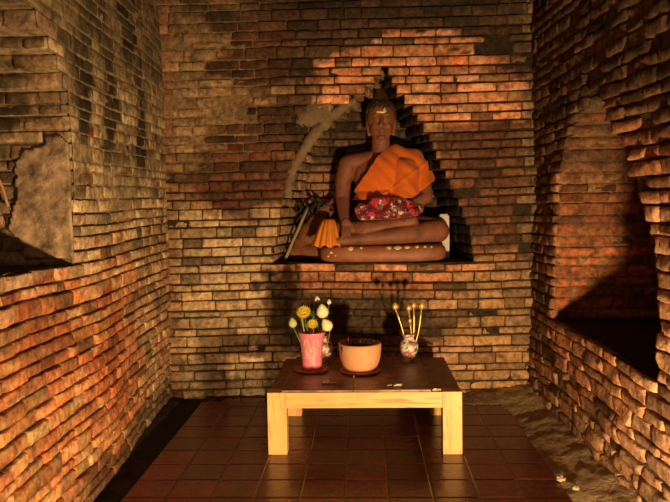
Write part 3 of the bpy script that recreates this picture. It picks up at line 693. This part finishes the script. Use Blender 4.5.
def plane2(a, b, keep):
    a = Vector((a[0], 0, a[1])); b = Vector((b[0], 0, b[1])); d = b-a; n = Vector((-d.z, 0, d.x)).normalized(); k = Vector((keep[0], 0, keep[1]))
    if (k-a).dot(n) > 0: n = -n
    return a, n
q = {'tl': px2(391, 141), 'bl': px2(354, 192), 'br': px2(411, 199), 'rt': px2(433, 183), 'bb': px2(356, 200)}
keep = (.06, .72)
def rf(p):
    t = p.x*.75 + p.z*.9
    return .006*math.sin(t*52+2.5*nz(p.x*4, p.z*4)) + .005*math.sin((p.x*.9+p.z*.3)*34+1) + .010*math.exp(-((p.z-.62-(p.x-.1)*.75)/.012)**2)*(p.x > .0)
robe = cloth_from(RP, [plane2(q['tl'], q['bl'], keep), plane2(q['br'], q['rt'], keep), plane2(q['bb'], q['br'], keep)], .009, rf, ROBE, 'robe', st)
tag(robe, 'orange robe over one shoulder')

# flower-patterned cloth bundled in the lap
def lapmat():
    m = mat('floral_cloth', (.15, .006, .015), rough=.5, dirt=(.80, .62, .50), dscale=15, dlo=.54, dhi=.58, sheen=.3)
    nt = m.node_tree; b = nt.nodes['Principled BSDF']; src = b.inputs['Base Color'].links[0].from_socket
    tc = nt.nodes.new('ShaderNodeTexCoord'); n = nt.nodes.new('ShaderNodeTexNoise'); n.inputs['Scale'].default_value = 16; n.inputs['Detail'].default_value = 3
    mp = nt.nodes.new('ShaderNodeMapping'); mp.inputs['Location'].default_value = (3, 4, 1); nt.links.new(tc.outputs['Object'], mp.inputs[0]); nt.links.new(mp.outputs[0], n.inputs['Vector'])
    r = nt.nodes.new('ShaderNodeMapRange'); r.inputs['From Min'].default_value = .55; r.inputs['From Max'].default_value = .60; nt.links.new(n.outputs['Fac'], r.inputs['Value'])
    x = nt.nodes.new('ShaderNodeMix'); x.data_type = 'RGBA'; nt.links.new(r.outputs[0], x.inputs[0]); nt.links.new(src, x.inputs[6]); x.inputs[7].default_value = (.75, .03, .09, 1); nt.links.new(x.outputs[2], b.inputs['Base Color'])
    return m
rr = random.Random(4)
LP = [('c', [(-.20, -.22, .36), (-.05, -.24, .43), (.12, -.2, .44), (.28, -.14, .40)], [.045, .075, .06, .04]), ('c', [(-.2, -.22, .345), (.05, -.25, .37), (.2, -.22, .37)], [.035, .05, .035])]
for k in range(70):
    t = rr.random(); x = -.24+.50*t; z = .355+.12*math.sin(math.pi*min(1, t*1.15+.05))*rr.random() + .02; r = rr.uniform(.014, .040)
    LP.append(('e', (x, -.27+.12*abs(t-.45)-.03*rr.random(), z), (r, r*.8, r*rr.uniform(.5, .9)), rr.random()*3, 'Y'))
lo_ = link('lap_cloth', prims_mesh(LP, .008, 1), lapmat()); lo_.location = (SX+.03, SY, SZ+.035)
tag(lo_, 'crumpled maroon and white flower-patterned cloth lying in the lap of the statue', 'cloth')
# hanging pleated cloth by the knee
KC = mat('knee_saffron_cloth', (.80, .26, .03), rough=.7, var=.2, scale=10)
m = MB(); nu, nv = 36, 14; vs = []
for s_ in (0, 1):
    for j in range(nv+1):
        for i in range(nu+1):
            u, v_ = i/nu, j/nv; wd = .045+.075*v_**.7; x = -.452+(u-.5)*2*wd - .02*v_
            y = -.20 - .12*v_**.6 + .012*math.cos(u*math.pi*9)*(.3+.7*v_) + .05*(2*u-1)**2 ; z = .365-.225*v_ + .01*math.sin(u*17)*v_
            vs.append((x, y+s_*.006, z))
A = (nu+1)*(nv+1); fs = []
for j in range(nv):
    for i in range(nu):
        a = j*(nu+1)+i; fs += [(a, a+nu+1, a+nu+2, a+1), (A+a, A+a+1, A+a+nu+2, A+a+nu+1)]
for i in range(nu): a = nv*(nu+1)+i; fs += [(a, A+a, A+a+1, a+1), (i, i+1, A+i+1, A+i)]
for j in range(nv): a = j*(nu+1); fs += [(a, A+a, A+a+nu+1, a+nu+1), (a+nu, a+2*nu+1, A+a+2*nu+1, A+a+nu)]
m.add(vs, fs); o = m.build('pleated_cloth', KC); o.location = (SX, SY, SZ); tag(o, 'small pleated orange cloth hanging over the left end of the statue base', 'cloth')

# brown bundle, sticks, blocks beside the statue
BUN = mat('brown_cloth', (.22, .075, .035), rough=.8, var=.3, scale=9, bump=.3, bscale=20)
BP = [('c', [(-.42, .02, .50), (-.50, .01, .42), (-.60, -.01, .30), (-.70, -.03, .15)], [.045, .065, .08, .09]), ('c', [(-.76, -.06, .075), (-.56, -.08, .08)], [.07, .078]), ('c', [(-.52, 0, .34), (-.56, 0, .12)], [.085, .10])]
def bf(p): return .008*math.sin((p.x*.8+p.z)*40+3*nz(p.x*5, p.z*5)) 
me = prims_mesh(BP, .011, 5)
for v_ in me.vertices:
    v_.co += v_.normal*bf(v_.co); v_.co.z = max(v_.co.z, .002)
o = link('cloth_bundle', me, BUN); o.location = (SX, SY+.08, SZ); tag(o, 'brown cloth bundle slumped in the niche left of the statue', 'cloth')
DK = mat('dark_foliage', (.035, .032, .022), rough=.8, var=.3)
m = MB(); rr = random.Random(9)
for k in range(70):
    c = Vector((rr.uniform(-.17, .17), rr.uniform(-.04, .04), rr.uniform(-.07, .10))); c.z *= 1-abs(c.x)*2
    petal(m, c, Vector((rr.uniform(-1, 1), rr.uniform(-.8, .3), rr.uniform(-.7, 1))), Vector((0, -1, .2)), rr.uniform(.05, .08), .016, .2)
m.tube([(.16, -.02, -.045), (.02, 0, -.05), (-.16, 0, .02)], .006, 6)
o = m.build('dried_branch', DK); o.location = (-.45, 6.06, 1.54); tag(o, 'dark dried leafy branch in the niche above the brown bundle', 'branch')
def stick(name, a, b, r, mt, label):
    a, b = Vector(a), Vector(b); m = MB(); m.tube([(b-a)*t + Vector((.006*nz(t*4, r*90), 0, .006*nz(t*5, 3))) for t in (0, .2, .4, .6, .8, 1)], [r, r*1.15, r, r*1.1, r, r*.9], 8); o = m.build(name, mt); o.location = a; return tag(o, label, 'stick')
stick('wooden_stick', (-.69, 5.86, SZ+.01), (-.49, 5.95, 1.57), .013, mat('grey_stick', (.34, .25, .17), rough=.8, var=.2), 'pale grey stick leaning in the niche left of the brown bundle')
me = rbox((-.055, -.03, 0), (.055, .03, .115), .006, jit=.006)
o = link('plaster_block', me, mat('pale_plaster', (.55, .45, .36), rough=.9, var=.2, bump=.4), None, False); o.location = (-.645, 6.17, SZ+.0); 
bmb = MB(); o.name = 'brick_block'; o.scale = (1, 1, 2.1); tag(o, 'pale upright brick at the far left of the niche behind the stick', 'brick')
bm = bmesh.new(); bmesh.ops.create_cube(bm, size=1)
for v_ in bm.verts: v_.co = Vector((v_.co.x*.085+random.uniform(-.004, .004), v_.co.y*.06, (v_.co.z+.5)*.385+random.uniform(-.006, .006)))
bmesh.ops.bevel(bm, geom=list(bm.edges), offset=.008, segments=2, affect='EDGES')
me = bpy.data.meshes.new('wb'); bm.to_mesh(me); bm.free()
o = link('white_block', me, mat('white_plaster', (.78, .70, .58), rough=.8, var=.1, bump=.2), None, False); o.location = (.690, 6.02, SZ); tag(o, 'white upright block standing in the niche at the right end of the statue', 'block')

# plaster that still lines the left edge of the niche
PL = mat('old_plaster', (.23, .155, .10), rough=.9, var=.4, scale=14, bump=.8, bscale=35, dirt=(.16, .11, .07), dscale=8, dlo=.5, dhi=.7)
def band(pts, wds, name, y0, dep):
    m = MB(); n = len(pts); R = []
    cp = []
    for i in range(n-1):
        for k in range(6): cp.append((Vector(pts[i]).lerp(Vector(pts[i+1]), k/6), wds[i]+(wds[i+1]-wds[i])*k/6))
    cp.append((Vector(pts[-1]), wds[-1])); vs = []
    for i, (c, w_) in enumerate(cp):
        a = cp[max(0, i-2)][0]; b = cp[min(len(cp)-1, i+2)][0]; t = (b-a).normalized(); nn = Vector((-t.y, t.x))
        for k, (s_, y) in enumerate([(-.5, .0), (-.42, -1), (0, -1.25), (.42, -1), (.5, 0)]):
            w2 = w_*1.35*(1+.6*nz(i*.45, k*.4, 3)); p = c+nn*(s_*w2+.012*nz(i*.8, k*.7, 6))
            vs.append((p.x, y0+y*dep*(1+.6*nz(i*.6, k, 8)), p.y))
    N_ = len(cp)
    m.add(vs, [(i*5+k, (i+1)*5+k, (i+1)*5+k+1, i*5+k+1) for i in range(N_-1) for k in range(4)] + [(0, 1, 2, 3, 4), tuple((N_-1)*5+k for k in (4, 3, 2, 1, 0))])
    return tag(m.build(name, PL), kind='structure')
def nb(x, y): return ((x-364.5)*.00835, 1.6-(y-203.9+.018*(x-364))*.00835)
band([nb(*p) for p in ((288, 198), (290, 182), (296, 166), (305, 150), (317, 134), (331, 119), (346, 108), (358, 102))], [.05, .055, .06, .065, .07, .07, .06, .04], 'trim_1', 5.76, .05)
band([nb(*p) for p in ((300, 128), (307, 120), (320, 114), (334, 106))], [.04, .13, .15, .06], 'trim_2', 5.74, .045)

# sheet of old plaster left on the far reveal of the left niche
PK = mat('pinkish_plaster', (.50, .33, .22), rough=.9, var=.6, scale=12, bump=1.6, bscale=14, dirt=(.10, .065, .045), dscale=7, dlo=.46, dhi=.66)
m = MB(); nx, nz_ = 44, 70; idx = {}; vs = []; fs = []
def ins(x, z): return math.hypot((x-.13)/.20, (z-1.62)/.36)**1.6 + .45*fbm(x*5, z*5, 91) < 1 and z > 1.34 and x > .012
def vi(i, j):
    if (i, j) not in idx:
        x, z = .004+.5*i/nx, 1.32+.8*j/nz_; idx[(i, j)] = len(vs)
        vs.append((-1.525-x, 3.578-.012*nz(x*7, z*7, 92)-.007*nz(x*22, z*22, 93), z))
    return idx[(i, j)]
for i in range(nx):
    for j in range(nz_):
        if ins(.004+.5*(i+.5)/nx, 1.32+.8*(j+.5)/nz_): fs.append((vi(i, j), vi(i+1, j), vi(i+1, j+1), vi(i, j+1)))
m.add(vs, fs); o = m.build('trim_3', PK); tag(o, kind='structure'); sd = o.modifiers.new('t', 'SOLIDIFY'); sd.thickness = .016; sd.offset = 0
# grey stick standing in the left niche
stick('wooden_stick', (-1.93, 3.535, 1.86), (-1.86, 3.545, 1.62), .008, mat('orange_stick', (.55, .28, .12), rough=.7), 'thin orange-brown stick leaning against the reveal of the left niche')
